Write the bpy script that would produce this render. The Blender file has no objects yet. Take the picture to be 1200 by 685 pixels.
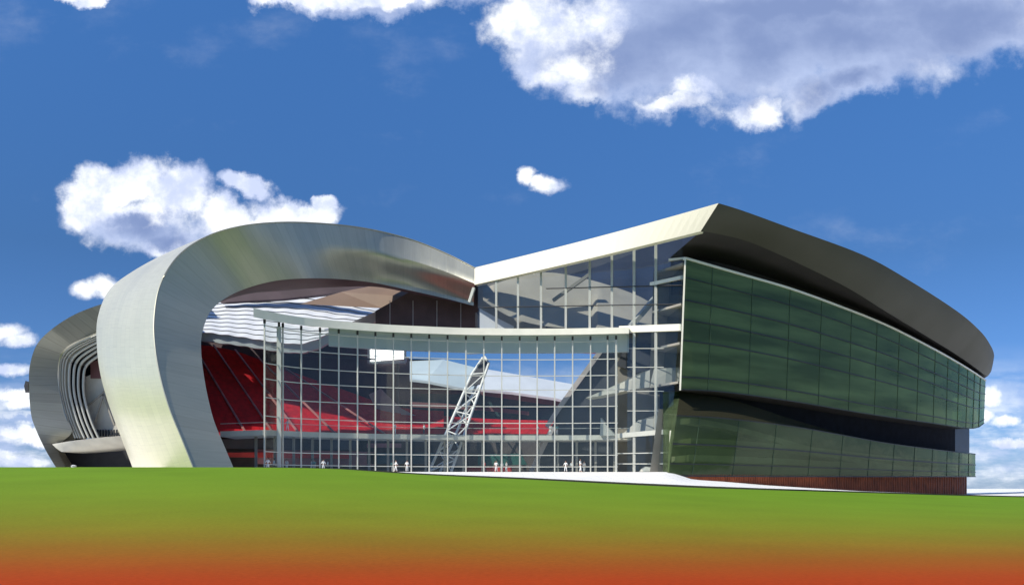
import bpy, bmesh, math, random
from mathutils import Vector, Matrix
random.seed(7)
S = bpy.context.scene
C = S.collection
F, PX0, HY, EYE = 1039.0, 600.0, 572.0, 1.7
PI = math.pi

def P(px, py, Y):
    """world point at depth Y seen at photograph coordinate (px,py)"""
    return Vector(((px-PX0)/F*Y, Y, EYE+(HY-py)/F*Y))
def X_(px, Y): return (px-PX0)/F*Y
def lerp(a, b, t): return a+(b-a)*t
def interp(x, tab):
    if x <= tab[0][0]: return tab[0][1]
    for (a, va), (b, vb) in zip(tab, tab[1:]):
        if x <= b: return va+(vb-va)*(x-a)/(b-a)
    return tab[-1][1]
def smooth(x, tab):
    """monotone cubic-like interpolation of a table"""
    n = len(tab)
    if x <= tab[0][0]:
        return tab[0][1]
    if x >= tab[-1][0]: return tab[-1][1]
    for i in range(n-1):
        if x <= tab[i+1][0]: break
    def sl(k):
        if k <= 0: return (tab[1][1]-tab[0][1])/(tab[1][0]-tab[0][0])
        if k >= n-1: return (tab[-1][1]-tab[-2][1])/(tab[-1][0]-tab[-2][0])
        return (tab[k+1][1]-tab[k-1][1])/(tab[k+1][0]-tab[k-1][0])
    h = tab[i+1][0]-tab[i][0]; t = (x-tab[i][0])/h
    h00, h10, h01, h11 = 2*t**3-3*t*t+1, t**3-2*t*t+t, -2*t**3+3*t*t, t**3-t*t
    return h00*tab[i][1]+h10*h*sl(i)+h01*tab[i+1][1]+h11*h*sl(i+1)
def catmull(pts, per=8):
    out = []
    n = len(pts)
    for i in range(n-1):
        p0, p1, p2, p3 = pts[max(i-1, 0)], pts[i], pts[i+1], pts[min(i+2, n-1)]
        for k in range(per):
            t = k/per
            out.append(tuple(0.5*((2*b)+(-a+c)*t+(2*a-5*b+4*c-d)*t*t+(-a+3*b-3*c+d)*t**3) for a, b, c, d in zip(p0, p1, p2, p3)))
    out.append(tuple(pts[-1]))
    return out
def rng(a, b, n): return [a+(b-a)*i/(n-1) for i in range(n)]

# ------------------------------------------------------------------ materials
MATS = {}
def mat(name, col, rough=0.6, metal=0.0, var=0.12, scale=0.6, spec=0.5, bump=0.0, bscale=3.0, col2=None):
    m = bpy.data.materials.new(name); m.use_nodes = True
    nt = m.node_tree; b = nt.nodes['Principled BSDF']
    b.inputs['Roughness'].default_value = rough; b.inputs['Metallic'].default_value = metal
    b.inputs['Specular IOR Level'].default_value = spec
    tc = nt.nodes.new('ShaderNodeTexCoord'); nz = nt.nodes.new('ShaderNodeTexNoise')
    nz.inputs['Scale'].default_value = scale; nz.inputs['Detail'].default_value = 6
    nt.links.new(tc.outputs['Object'], nz.inputs['Vector'])
    rp = nt.nodes.new('ShaderNodeValToRGB')
    c2 = col2 or tuple(min(1, c*(1+var)) for c in col)
    c1 = tuple(c*(1-var) for c in col) if not col2 else col
    rp.color_ramp.elements[0].position = 0.3; rp.color_ramp.elements[1].position = 0.7
    rp.color_ramp.elements[0].color = (*c1, 1); rp.color_ramp.elements[1].color = (*c2, 1)
    nt.links.new(nz.outputs['Fac'], rp.inputs['Fac']); nt.links.new(rp.outputs['Color'], b.inputs['Base Color'])
    if bump:
        n2 = nt.nodes.new('ShaderNodeTexNoise'); n2.inputs['Scale'].default_value = bscale
        n2.inputs['Detail'].default_value = 8
        nt.links.new(tc.outputs['Object'], n2.inputs['Vector'])
        bp = nt.nodes.new('ShaderNodeBump'); bp.inputs['Strength'].default_value = bump
        nt.links.new(n2.outputs['Fac'], bp.inputs['Height']); nt.links.new(bp.outputs['Normal'], b.inputs['Normal'])
    MATS[name] = m
    return m
def metal_panels(name, col, rough, pw, ph, metal=0.9, seam=0.62, var=0.10, stag=0.5, streak=1.0):
    """sheet metal cladding: panels in UV metres, faint seams, slight panel to panel tone change"""
    m = bpy.data.materials.new(name); m.use_nodes = True
    nt = m.node_tree; N = nt.nodes; L = nt.links; b = N['Principled BSDF']
    uv = N.new('ShaderNodeTexCoord')
    br = N.new('ShaderNodeTexBrick'); br.offset = stag
    br.inputs['Scale'].default_value = 1.0; br.inputs['Brick Width'].default_value = pw; br.inputs['Row Height'].default_value = ph
    br.inputs['Mortar Size'].default_value = 0.035; br.inputs['Mortar Smooth'].default_value = 0.3
    br.inputs['Bias'].default_value = 0.0
    br.inputs['Color1'].default_value = (*[c*(1-var) for c in col], 1)
    br.inputs['Color2'].default_value = (*[min(1, c*(1+var)) for c in col], 1)
    br.inputs['Mortar'].default_value = (*[c*seam for c in col], 1)
    L.new(uv.outputs['UV'], br.inputs['Vector'])
    nz = N.new('ShaderNodeTexNoise'); nz.inputs['Scale'].default_value = 0.12; nz.inputs['Detail'].default_value = 5
    L.new(uv.outputs['Object'], nz.inputs['Vector'])
    mr = N.new('ShaderNodeMapRange'); mr.inputs['To Min'].default_value = rough-0.07; mr.inputs['To Max'].default_value = rough+0.08
    L.new(nz.outputs['Fac'], mr.inputs['Value']); L.new(mr.outputs['Result'], b.inputs['Roughness'])
    # fine brushed streaks across the panel
    mp = N.new('ShaderNodeMapping'); mp.inputs['Scale'].default_value = (3.0, 0.25, 1)
    L.new(uv.outputs['UV'], mp.inputs['Vector'])
    n2 = N.new('ShaderNodeTexNoise'); n2.inputs['Scale'].default_value = 1.0; n2.inputs['Detail'].default_value = 6
    L.new(mp.outputs['Vector'], n2.inputs['Vector'])
    mx = N.new('ShaderNodeMix'); mx.data_type = 'RGBA'; mx.blend_type = 'MULTIPLY'
    mx.inputs['Factor'].default_value = 1
    r2 = N.new('ShaderNodeMapRange'); r2.inputs['To Min'].default_value = 1-.18*streak; r2.inputs['To Max'].default_value = 1+.12*streak
    L.new(n2.outputs['Fac'], r2.inputs['Value'])
    L.new(br.outputs['Color'], mx.inputs['A']); L.new(r2.outputs['Result'], mx.inputs['B'])
    L.new(mx.outputs['Result'], b.inputs['Base Color'])
    bp = N.new('ShaderNodeBump'); bp.inputs['Strength'].default_value = 0.25; bp.inputs['Distance'].default_value = 0.05
    inv = N.new('ShaderNodeMath'); inv.operation = 'SUBTRACT'; inv.inputs[0].default_value = 1
    L.new(br.outputs['Fac'], inv.inputs[1]); L.new(inv.outputs[0], bp.inputs['Height']); L.new(bp.outputs['Normal'], b.inputs['Normal'])
    b.inputs['Metallic'].default_value = metal
    MATS[name] = m; return m
def glass(name, tint, body, bodyfac, rough=0.03, ior=1.5, wav=0.0, refl=1.0, band=0.0, gcol=(0.9, 0.95, 0.95)):
    """thin architectural glass: fresnel reflection over tinted see-through plus a little body colour"""
    m = bpy.data.materials.new(name); m.use_nodes = True
    nt = m.node_tree; N = nt.nodes; L = nt.links
    for n in list(N): N.remove(n)
    out = N.new('ShaderNodeOutputMaterial')
    tr = N.new('ShaderNodeBsdfTransparent'); tr.inputs['Color'].default_value = (*tint, 1)
    df = N.new('ShaderNodeBsdfDiffuse'); df.inputs['Color'].default_value = (*body, 1)
    gl = N.new('ShaderNodeBsdfGlossy'); gl.inputs['Roughness'].default_value = rough
    gl.inputs['Color'].default_value = (*gcol, 1)
    if band:   # long soft bands in the body colour stand for reflections, curtains and interiors
        tb = N.new('ShaderNodeTexCoord'); mb_ = N.new('ShaderNodeMapping'); mb_.inputs['Scale'].default_value = (.05, .05, .45)
        L.new(tb.outputs['Object'], mb_.inputs[0]); nb_ = N.new('ShaderNodeTexNoise'); nb_.inputs['Scale'].default_value = 1.0; nb_.inputs['Detail'].default_value = 7
        L.new(mb_.outputs[0], nb_.inputs['Vector']); rb_ = N.new('ShaderNodeValToRGB')
        rb_.color_ramp.elements[0].position = .36; rb_.color_ramp.elements[1].position = .66
        rb_.color_ramp.elements[0].color = (*[c*(1-band) for c in body], 1); rb_.color_ramp.elements[1].color = (*[c*(1+band) for c in body], 1)
        L.new(nb_.outputs['Fac'], rb_.inputs[0]); L.new(rb_.outputs[0], df.inputs['Color'])
    m1 = N.new('ShaderNodeMixShader'); m1.inputs[0].default_value = bodyfac
    # Schlick fresnel from the unsigned facing angle, so both sides of the thin sheet behave alike
    ge = N.new('ShaderNodeNewGeometry'); dt = N.new('ShaderNodeVectorMath'); dt.operation = 'DOT_PRODUCT'
    L.new(ge.outputs['Normal'], dt.inputs[0]); L.new(ge.outputs['Incoming'], dt.inputs[1])
    ab = N.new('ShaderNodeMath'); ab.operation = 'ABSOLUTE'; L.new(dt.outputs['Value'], ab.inputs[0])
    om = N.new('ShaderNodeMath'); om.operation = 'SUBTRACT'; om.inputs[0].default_value = 1; L.new(ab.outputs[0], om.inputs[1])
    pw = N.new('ShaderNodeMath'); pw.operation = 'POWER'; pw.inputs[1].default_value = 5; L.new(om.outputs[0], pw.inputs[0])
    fr = N.new('ShaderNodeMath'); fr.operation = 'MULTIPLY_ADD'; fr.inputs[1].default_value = 0.94; fr.inputs[2].default_value = ((ior-1)/(ior+1))**2*1.8
    L.new(pw.outputs[0], fr.inputs[0])
    mu = N.new('ShaderNodeMath'); mu.operation = 'MULTIPLY'; mu.inputs[1].default_value = refl
    m2 = N.new('ShaderNodeMixShader')
    L.new(tr.outputs[0], m1.inputs[1]); L.new(df.outputs[0], m1.inputs[2])
    L.new(fr.outputs[0], mu.inputs[0]); L.new(mu.outputs[0], m2.inputs[0])
    L.new(m1.outputs[0], m2.inputs[1]); L.new(gl.outputs[0], m2.inputs[2]); L.new(m2.outputs[0], out.inputs[0])
    if wav:
        tc = N.new('ShaderNodeTexCoord'); nz = N.new('ShaderNodeTexNoise'); nz.inputs['Scale'].default_value = 0.35
        nz.inputs['Detail'].default_value = 2
        L.new(tc.outputs['Object'], nz.inputs['Vector'])
        bp = N.new('ShaderNodeBump'); bp.inputs['Strength'].default_value = wav; bp.inputs['Distance'].default_value = 0.3
        L.new(nz.outputs['Fac'], bp.inputs['Height']); L.new(bp.outputs['Normal'], gl.inputs['Normal'])
    MATS[name] = m; return m

metal_panels('ribbon_metal', (0.45, 0.44, 0.36), 0.36, 1.6, 40.0, metal=0.55, seam=0.86, var=0.05, streak=0.8)
metal_panels('rim_metal', (0.84, 0.79, 0.60), 0.30, 6.0, 1.6, metal=0.5, var=0.03, seam=0.86, streak=0.6)
metal_panels('shell_metal', (0.36, 0.36, 0.31), 0.48, 1.6, 30.0, metal=0.6, seam=0.7)
metal_panels('fascia_metal', (0.70, 0.66, 0.53), 0.5, 9.0, 30.0, metal=0.0, var=0.01, seam=0.95, streak=0.15)
metal_panels('roof_edge_shaded', (0.052, 0.048, 0.028), 0.6, 9.0, 30.0, metal=0.2, var=0.02, seam=0.92, streak=0.2)  # dark olive includes the shade on the down-tilted roof edge
mat('white_steel', (0.52, 0.52, 0.46), 0.4, 0.1, 0.05)
mat('cream_steel', (0.82, 0.78, 0.66), 0.5, 0.0, 0.05)
mat('pale_concrete', (0.55, 0.53, 0.46), 0.8, 0, 0.12, 0.4, bump=0.1)
mat('grey_concrete', (0.30, 0.28, 0.24), 0.8, 0, 0.15, 0.3, bump=0.1)
mat('dark_steel', (0.035, 0.035, 0.04), 0.5, 0.3, 0.2)
mat('soffit_shade', (0.025, 0.020, 0.018), 0.7, 0, 0.2, 0.2)  # near-black puts the shadow under the roof into the colour
mat('bowl_concrete', (0.40, 0.36, 0.29), 0.8, 0, 0.12, 0.2)
mat('green_frame', (0.06, 0.10, 0.055), 0.5, 0, 0.1)
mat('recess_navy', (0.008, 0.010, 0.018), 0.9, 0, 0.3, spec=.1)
mat('mast_white', (0.85, 0.85, 0.82), 0.4)
mat('navy_reflection', (0.06, 0.075, 0.12), 0.35, 0, 0.3, 0.15)
mat('slate_wall', (0.065, 0.070, 0.080), 0.5, 0, 0.25, 0.15)
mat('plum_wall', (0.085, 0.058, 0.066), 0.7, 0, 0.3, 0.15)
mat('brown_wall', (0.10, 0.055, 0.05), 0.6, 0, 0.3, 0.3)
mat('maroon_wall', (0.16, 0.07, 0.07), 0.7, 0, 0.3, 0.2)
mat('teal_wall', (0.03, 0.07, 0.075), 0.5, 0, 0.35, 0.15)
mat('green_panel', (0.02, 0.11, 0.085), 0.5, 0, 0.3, 0.3)
mat('tan_soffit', (0.19, 0.13, 0.095), 0.7, 0, 0.08, 0.2)
mat('red_seat', (0.55, 0.012, 0.022), 0.55, 0, 0.25, 1.2)
mat('red_board', (0.50, 0.04, 0.03), 0.6, 0, 0.25, 0.4)
mat('rose_board', (0.32, 0.14, 0.13), 0.6, 0, 0.25, 0.4)
mat('grey_stair', (0.45, 0.40, 0.38), 0.8, 0, 0.1)
mat('white_roof', (0.70, 0.72, 0.74), 0.5, 0.0, 0.05, 0.3)
mat('ice_roof', (0.50, 0.58, 0.60), 0.5, 0.0, 0.12, 0.1)
mat('paving', (0.86, 0.85, 0.83), 0.8, 0, 0.04, 0.3)
mat('kerb_shade', (0.035, 0.035, 0.025), 0.9, 0, 0.25, 1.0)  # near-black stands for the shadow line along the kerb face
mat('rust_slats', (0.36, 0.085, 0.025), 0.7, 0, 0.35, 0.6)
mat('floor_dark', (0.085, 0.072, 0.066), 0.8, 0, 0.2)
mat('blue_panel', (0.012, 0.028, 0.06), 0.4, 0, 0.3, 0.4)
mat('skin', (0.45, 0.27, 0.19), 0.6); mat('hair', (0.05, 0.03, 0.02), 0.7)
mat('cloth_white', (0.8, 0.8, 0.78), 0.9, 0, 0.05, 6); mat('cloth_pale', (0.62, 0.60, 0.58), 0.9, 0, 0.05, 6)
mat('cloth_red', (0.5, 0.03, 0.03), 0.9, 0, 0.1, 6); mat('cloth_teal', (0.15, 0.35, 0.32), 0.9, 0, 0.1, 6)
mat('cloth_dark', (0.05, 0.05, 0.07), 0.9, 0, 0.1, 6)
glass('clear_glass', (0.86, 0.90, 0.90), (0.25, 0.28, 0.28), 0.05, wav=0.02, refl=0.6)
glass('hall_glass', (0.80, 0.84, 0.86), (0.10, 0.12, 0.14), 0.04, wav=0.03, refl=0.6)
glass('green_glass', (0.20, 0.32, 0.16), (0.105, 0.150, 0.062), 0.66, rough=0.10, wav=0.10, refl=0.5, band=.42, gcol=(.78, .90, .60))
glass('sea_glass', (0.42, 0.50, 0.34), (0.080, 0.112, 0.058), 0.50, rough=0.08, wav=0.10, refl=0.5, band=.35, gcol=(.75, .85, .62))
glass('olive_glass', (0.25, 0.25, 0.18), (0.050, 0.048, 0.030), 0.7, rough=0.1, refl=0.35, gcol=(.75, .8, .6))
glass('dark_glass', (0.12, 0.13, 0.15), (0.01, 0.012, 0.016), 0.8, rough=0.05, wav=0.05, refl=0.3)
lm = mat('glow_white', (0.9, 0.9, 0.85), 0.5)
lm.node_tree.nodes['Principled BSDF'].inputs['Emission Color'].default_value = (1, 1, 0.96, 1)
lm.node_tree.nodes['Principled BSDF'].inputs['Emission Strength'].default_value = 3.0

def joints(m, w, h, dark):
    nt = m.node_tree; b = nt.nodes['Principled BSDF']; src = b.inputs['Base Color'].links[0].from_socket
    tc = nt.nodes.new('ShaderNodeTexCoord'); br = nt.nodes.new('ShaderNodeTexBrick'); br.inputs['Scale'].default_value = 1
    br.inputs['Brick Width'].default_value = w; br.inputs['Row Height'].default_value = h; br.inputs['Mortar Size'].default_value = .03
    br.inputs['Color1'].default_value = (.93, .93, .93, 1); br.inputs['Color2'].default_value = (1, 1, 1, 1); br.inputs['Mortar'].default_value = (dark, dark, dark, 1)
    nt.links.new(tc.outputs['Object'], br.inputs['Vector']); mx = nt.nodes.new('ShaderNodeMix'); mx.data_type = 'RGBA'; mx.blend_type = 'MULTIPLY'; mx.inputs['Factor'].default_value = 1
    nt.links.new(src, mx.inputs['A']); nt.links.new(br.outputs['Color'], mx.inputs['B']); nt.links.new(mx.outputs['Result'], b.inputs['Base Color'])
joints(MATS['paving'], 3.0, 1.5, .6)

# lawn: green turf that runs out into red clay near the viewer
def lawn_mat():
    m = bpy.data.materials.new('lawn_turf'); m.use_nodes = True
    nt = m.node_tree; N = nt.nodes; L = nt.links; b = N['Principled BSDF']
    b.inputs['Roughness'].default_value = 0.95; b.inputs['Specular IOR Level'].default_value = 0.1
    tc = N.new('ShaderNodeTexCoord'); sp = N.new('ShaderNodeSeparateXYZ'); L.new(tc.outputs['Object'], sp.inputs[0])
    dv = N.new('ShaderNodeMath'); dv.operation = 'DIVIDE'; dv.inputs[0].default_value = 15.6; L.new(sp.outputs['Y'], dv.inputs[1])
    nb = N.new('ShaderNodeTexNoise'); nb.inputs['Scale'].default_value = 0.35; nb.inputs['Detail'].default_value = 8
    L.new(tc.outputs['Object'], nb.inputs['Vector'])
    s = N.new('ShaderNodeMath'); s.operation = 'MULTIPLY_ADD'; s.inputs[1].default_value = 0.05
    L.new(nb.outputs['Fac'], s.inputs[0]); L.new(dv.outputs[0], s.inputs[2])
    sb = N.new('ShaderNodeMath'); sb.operation = 'SUBTRACT'; sb.inputs[1].default_value = 0.025; L.new(s.outputs[0], sb.inputs[0])
    rp = N.new('ShaderNodeValToRGB'); cr = rp.color_ramp; cr.interpolation = 'B_SPLINE'
    st = [(0.0, (0.130, 0.262, 0.014)), (0.22, (0.135, 0.252, 0.014)), (0.42, (0.178, 0.215, 0.012)),
          (0.60, (0.220, 0.135, 0.010)), (0.80, (0.300, 0.070, 0.006)), (1.0, (0.400, 0.036, 0.004))]
    cr.elements[0].position = st[0][0]; cr.elements[0].color = (*st[0][1], 1)
    cr.elements[1].position = 1.0; cr.elements[1].color = (*st[-1][1], 1)
    for p, c in st[1:-1]:
        e = cr.elements.new(p); e.color = (*c, 1)
    L.new(sb.outputs[0], rp.inputs['Fac'])
    # blades: fine speckle, stretched a little
    n2 = N.new('ShaderNodeTexNoise'); n2.inputs['Scale'].default_value = 7; n2.inputs['Detail'].default_value = 10
    n2.inputs['Roughness'].default_value = 0.75
    L.new(tc.outputs['Object'], n2.inputs['Vector'])
    n3 = N.new('ShaderNodeTexNoise'); n3.inputs['Scale'].default_value = 0.12; n3.inputs['Detail'].default_value = 5
    L.new(tc.outputs['Object'], n3.inputs['Vector'])
    a = N.new('ShaderNodeMath'); a.operation = 'MULTIPLY'; L.new(n2.outputs['Fac'], a.inputs[0]); a.inputs[1].default_value = 0.7
    a2 = N.new('ShaderNodeMath'); a2.operation = 'MULTIPLY_ADD'; L.new(n3.outputs['Fac'], a2.inputs[0]); a2.inputs[1].default_value = 0.3; L.new(a.outputs[0], a2.inputs[2])
    mr = N.new('ShaderNodeMapRange'); mr.inputs['From Min'].default_value = 0.3; mr.inputs['From Max'].default_value = 0.7
    mr.inputs['To Min'].default_value = 0.72; mr.inputs['To Max'].default_value = 1.24; L.new(a2.outputs[0], mr.inputs['Value'])
    mx = N.new('ShaderNodeMix'); mx.data_type = 'RGBA'; mx.blend_type = 'MULTIPLY'; mx.inputs['Factor'].default_value = 1
    L.new(rp.outputs['Color'], mx.inputs['A']); L.new(mr.outputs['Result'], mx.inputs['B']); L.new(mx.outputs['Result'], b.inputs['Base Color'])
    bp = N.new('ShaderNodeBump'); bp.inputs['Strength'].default_value = 0.35; bp.inputs['Distance'].default_value = 0.04
    L.new(n2.outputs['Fac'], bp.inputs['Height']); L.new(bp.outputs['Normal'], b.inputs['Normal'])
    MATS['lawn'] = m
lawn_mat()

# ------------------------------------------------------------------ mesh builder
class MB:
    def __init__(s): s.v = []; s.f = []; s.uv = []
    def add(s, vs, fs, uvs=None):
        o = len(s.v); s.v += [tuple(v) for v in vs]
        for k, f in enumerate(fs):
            s.f.append([o+i for i in f])
            s.uv.append([uvs[i] for i in f] if uvs else [(0, 0)]*len(f))
        return s
    def strip(s, a, b, uo=0.0):
        """sheet between two polylines, UV in metres (u along, v across)"""
        n = len(a); us = [uo]
        for i in range(1, n):
            us.append(us[-1]+((Vector(a[i])-Vector(a[i-1])).length+(Vector(b[i])-Vector(b[i-1])).length)/2)
        vs = list(a)+list(b); uv = [(u, 0) for u in us]+[(us[i], (Vector(b[i])-Vector(a[i])).length) for i in range(n)]
        return s.add(vs, [(i, i+1, n+i+1, n+i) for i in range(n-1)], uv)
    def grid(s, rows):
        """sheet through several polylines of equal length"""
        m = len(rows[0]); us = [0.0]; mid = rows[len(rows)//2]
        for i in range(1, m): us.append(us[-1]+(Vector(mid[i])-Vector(mid[i-1])).length)
        vs = []; uv = []; acc = [0.0]*m
        for r, row in enumerate(rows):
            if r:
                for i in range(m): acc[i] += (Vector(row[i])-Vector(rows[r-1][i])).length
            vs += list(row); uv += [(us[i], acc[i]) for i in range(m)]
        fs = [(r*m+i, r*m+i+1, (r+1)*m+i+1, (r+1)*m+i) for r in range(len(rows)-1) for i in range(m-1)]
        return s.add(vs, fs, uv)
    def slab(s, a, b, off):
        """solid between two polylines with thickness vector off"""
        off = Vector(off); a = [Vector(p) for p in a]; b = [Vector(p) for p in b]
        a2 = [p+off for p in a]; b2 = [p+off for p in b]
        s.strip(a, b); s.strip(b2, a2); s.strip(a2, a); s.strip(b, b2)
        for q in ((0), (-1)): s.add([a[q], b[q], b2[q], a2[q]], [(0, 1, 2, 3)], [(0, 0), (0, 1), (1, 1), (1, 0)])
        return s
    def prism(s, poly, off):
        off = Vector(off); poly = [Vector(p) for p in poly]; n = len(poly)
        vs = poly+[p+off for p in poly]
        fs = [tuple(range(n)), tuple(range(2*n-1, n-1, -1))]+[(i, (i+1) % n, n+(i+1) % n, n+i) for i in range(n)]
        return s.add(vs, fs, [(v[0]+v[1]*.5, v[2]) for v in vs])
    def bar(s, p, q, w, d, up=(0, 0, 1)):
        p = Vector(p); q = Vector(q); t = (q-p).normalized(); u = Vector(up)
        if abs(t.dot(u)) > 0.95: u = Vector((0, 1, 0))
        r = t.cross(u).normalized(); u = r.cross(t).normalized()
        vs = [e+r*(a*w/2)+u*(b*d/2) for e in (p, q) for a, b in ((-1, -1), (1, -1), (1, 1), (-1, 1))]
        return s.add(vs, [(0, 1, 2, 3), (7, 6, 5, 4), (0, 4, 5, 1), (1, 5, 6, 2), (2, 6, 7, 3), (3, 7, 4, 0)])
    def tube(s, pts, r, n=8, r2=None):
        pts = [Vector(p) for p in pts]; rings = []; m = len(pts)
        for i, p in enumerate(pts):
            t = (pts[min(i+1, m-1)]-pts[max(i-1, 0)]).normalized()
            u = Vector((0, 0, 1)) if abs(t.z) < .9 else Vector((0, 1, 0))
            a = t.cross(u).normalized(); b = t.cross(a).normalized(); rr = r if r2 is None else lerp(r, r2, i/(m-1))
            rings.append([p+(a*math.cos(2*PI*k/n)+b*math.sin(2*PI*k/n))*rr for k in range(n)])
        vs = [v for rg in rings for v in rg]
        fs = [(i*n+k, i*n+(k+1) % n, (i+1)*n+(k+1) % n, (i+1)*n+k) for i in range(m-1) for k in range(n)]
        fs += [tuple(range(n)), tuple(range(m*n-1, m*n-n-1, -1))]
        return s.add(vs, fs)
    def rail(s, pts, w, h):
        """rectangular section swept along a mostly horizontal polyline: w in plan, h vertical"""
        pts = [Vector(p) for p in pts]; m = len(pts); A = []; B = []
        for i, p in enumerate(pts):
            t = pts[min(i+1, m-1)]-pts[max(i-1, 0)]; t.z = 0; t.normalize(); nrm = Vector((t.y, -t.x, 0))
            A.append((p+nrm*w/2, p-nrm*w/2))
        c = [[a+Vector((0, 0, h/2)) for a, b in A], [a-Vector((0, 0, h/2)) for a, b in A],
             [b-Vector((0, 0, h/2)) for a, b in A], [b+Vector((0, 0, h/2)) for a, b in A]]
        for k in range(4): s.strip(c[k], c[(k+1) % 4])
        s.add([c[k][0] for k in range(4)], [(0, 1, 2, 3)]); s.add([c[k][-1] for k in range(4)], [(3, 2, 1, 0)])
        return s
    def build(s, name, m, parent=None, smooth_=False, loc=None):
        me = bpy.data.meshes.new(name)
        off = Vector(loc) if loc is not None else Vector((0, 0, 0))
        me.from_pydata([tuple(Vector(v)-off) for v in s.v], [], s.f)
        uvl = me.uv_layers.new(name='UVMap'); k = 0
        for f in s.uv:
            for u in f: uvl.data[k].uv = u; k += 1
        me.materials.append(MATS[m] if isinstance(m, str) else m)
        bm = bmesh.new(); bm.from_mesh(me)
        bmesh.ops.remove_doubles(bm, verts=bm.verts, dist=0.0005)
        bmesh.ops.recalc_face_normals(bm, faces=bm.faces); bm.to_mesh(me); bm.free()
        if smooth_:
            for p in me.polygons: p.use_smooth = True
            me.set_sharp_from_angle(angle=math.radians(35))
        o = bpy.data.objects.new(name, me); C.objects.link(o)
        if loc is not None: o.location = off
        if parent is not None:
            o.parent = parent
            if loc is None: pass
            ro = parent
            acc = Vector((0, 0, 0))
            while ro is not None: acc += Vector(ro.location); ro = ro.parent
            o.location = off-acc if loc is not None else -acc
        return o
def tag(o, label=None, cat=None, group=None, kind=None):
    if label: o['label'] = label
    if cat: o['category'] = cat
    if group: o['group'] = group
    if kind: o['kind'] = kind
    return o
def thing(name, loc, label, cat, group=None):
    o = bpy.data.objects.new(name, None); C.objects.link(o); o.location = loc
    return tag(o, label, cat, group)

# ------------------------------------------------------------------ plans (depth as a function of photo column)
def scrY(px): return smooth(px, [(296, 124.5), (327, 129.5), (360, 132.8), (440, 137.6), (500, 139.8), (560, 141.3), (650, 141.6), (735, 140.6)])
def facY(px): return smooth(px, [(540, 152), (556, 150), (650, 145.5), (735, 141.5), (800, 136.5), (810, 136)])
def winY(px): return smooth(px, [(776, 133.5), (803, 134), (871, 141), (926, 149), (982, 158.5), (1037, 169.5), (1093, 184), (1130, 199), (1150, 214), (1157, 232)])
def rimY(px): return smooth(px, [(821, 128), (842, 126), (926, 139), (1010, 153), (1065, 164), (1121, 181), (1154, 198), (1164, 216), (1168, 234)])

# ------------------------------------------------------------------ terrain
def crest_py(px): return smooth(px, [(-600, 548), (0, 548), (300, 548.3), (400, 550), (430, 551.8), (500, 556), (620, 561), (740, 566.8), (850, 571.5), (1000, 576.5), (1133, 580.5), (1200, 582), (1500, 584)])
def crest_Y(px): return smooth(px, [(-600, 112), (900, 112), (1000, 119), (1133, 128), (1300, 135)])
def hermite(t): t = max(0, min(1, t)); return t*t*(3-2*t)
def lawn_z(px, Y):
    Yc = crest_Y(px); ze = EYE+(HY-crest_py(px))*Yc/F
    if Y <= Yc: return ze*hermite((Y-14)/(Yc-14))
    return ze
def wall_py(px): return interp(px, [(-600, 552), (783, 552.5), (797, 556.5), (812, 561.5), (850, 564), (897, 568), (960, 572), (1010, 575), (1133, 579.5), (1200, 576), (1600, 576)])
def wall_Y(px): return interp(px, [(-600, 124), (296, 124.5), (440, 137.6), (560, 141.3), (735, 140.6), (783, 134), (803, 134), (871, 141), (926, 149), (1037, 169.5), (1133, 200), (1200, 240), (1600, 300)])
def paving_z(px, Y):
    Yc = crest_Y(px); z0 = EYE+(HY-crest_py(px))*Yc/F+0.16
    Yw = wall_Y(px); z1 = EYE+(HY-wall_py(px))*Yw/F
    if Y <= Yw: return lerp(z0, z1, (Y-Yc)/(Yw-Yc))
    return lerp(z1, 1.05, hermite((Y-Yw)/250)) if Y < 3000 else 1.05
cols = [-2400, -1800, -1300, -900, -700]+[-600+20*i for i in range(111)]+[1700, 2100, 2700, 3400]
rowsY = [-60, -30, -10, 0.5, 4, 8, 11, 14]+[14+3*i for i in range(1, 33)]
def clampx(c): return max(-600, min(1600, c))
gm = MB(); rows = []
for Y in rowsY:
    rows.append([Vector(((c-PX0)/F*max(Y, 14) if Y < 112 else (c-PX0)/F*Y, Y, lawn_z(clampx(c), Y))) for c in cols])
for k in range(0, 9):
    rows.append([Vector(((c-PX0)/F*(lerp(112, crest_Y(clampx(c)), k/8)+0.01*(k == 0)), lerp(112, crest_Y(clampx(c)), k/8)+0.01*(k == 0), lawn_z(clampx(c), lerp(112, crest_Y(clampx(c)), k/8)))) for c in cols])
for Y in (145, 170, 230, 400, 800, 2000, 6000):
    rows.append([Vector(((c-PX0)/F*Y, Y, lerp(lawn_z(clampx(c), 200)-0.4, 0.2, hermite((Y-150)/500)))) for c in cols])
gm.grid(rows)
g = gm.build('lawn', 'lawn', smooth_=True); tag(g, kind='structure')
pm = MB(); pcols = [300+10*i for i in range(131)]+[1650, 1800, 2100, 2700, 3400]
top = []; 
fr_ = [0, .1, .2, .3, .4, .5, .6, .7, .8, .9, 1.0]
prow = []
for f in fr_:
    r = []
    for c in pcols:
        cc = clampx(c); Y = lerp(crest_Y(cc)+0.15, wall_Y(cc), f); r.append(Vector((X_(c, Y), Y, paving_z(cc, Y))))
    prow.append(r)
for add in (6, 14, 30, 60, 120, 200, 400, 900, 2500, 5500):
    r = []
    for c in pcols:
        cc = clampx(c); Y = wall_Y(cc)+add; r.append(Vector((X_(c, Y), Y, paving_z(cc, Y))))
    prow.append(r)
pm.grid(prow)
o = pm.build('plaza', 'paving', smooth_=True); tag(o, kind='structure')
fm_ = MB(); fr2 = []
for Y in (121, 135, 160, 200, 280):
    fr2.append([Vector((X_(c, Y), Y, lawn_z(c, 121)+.04)) for c in range(-260, 301, 40)])
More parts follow.
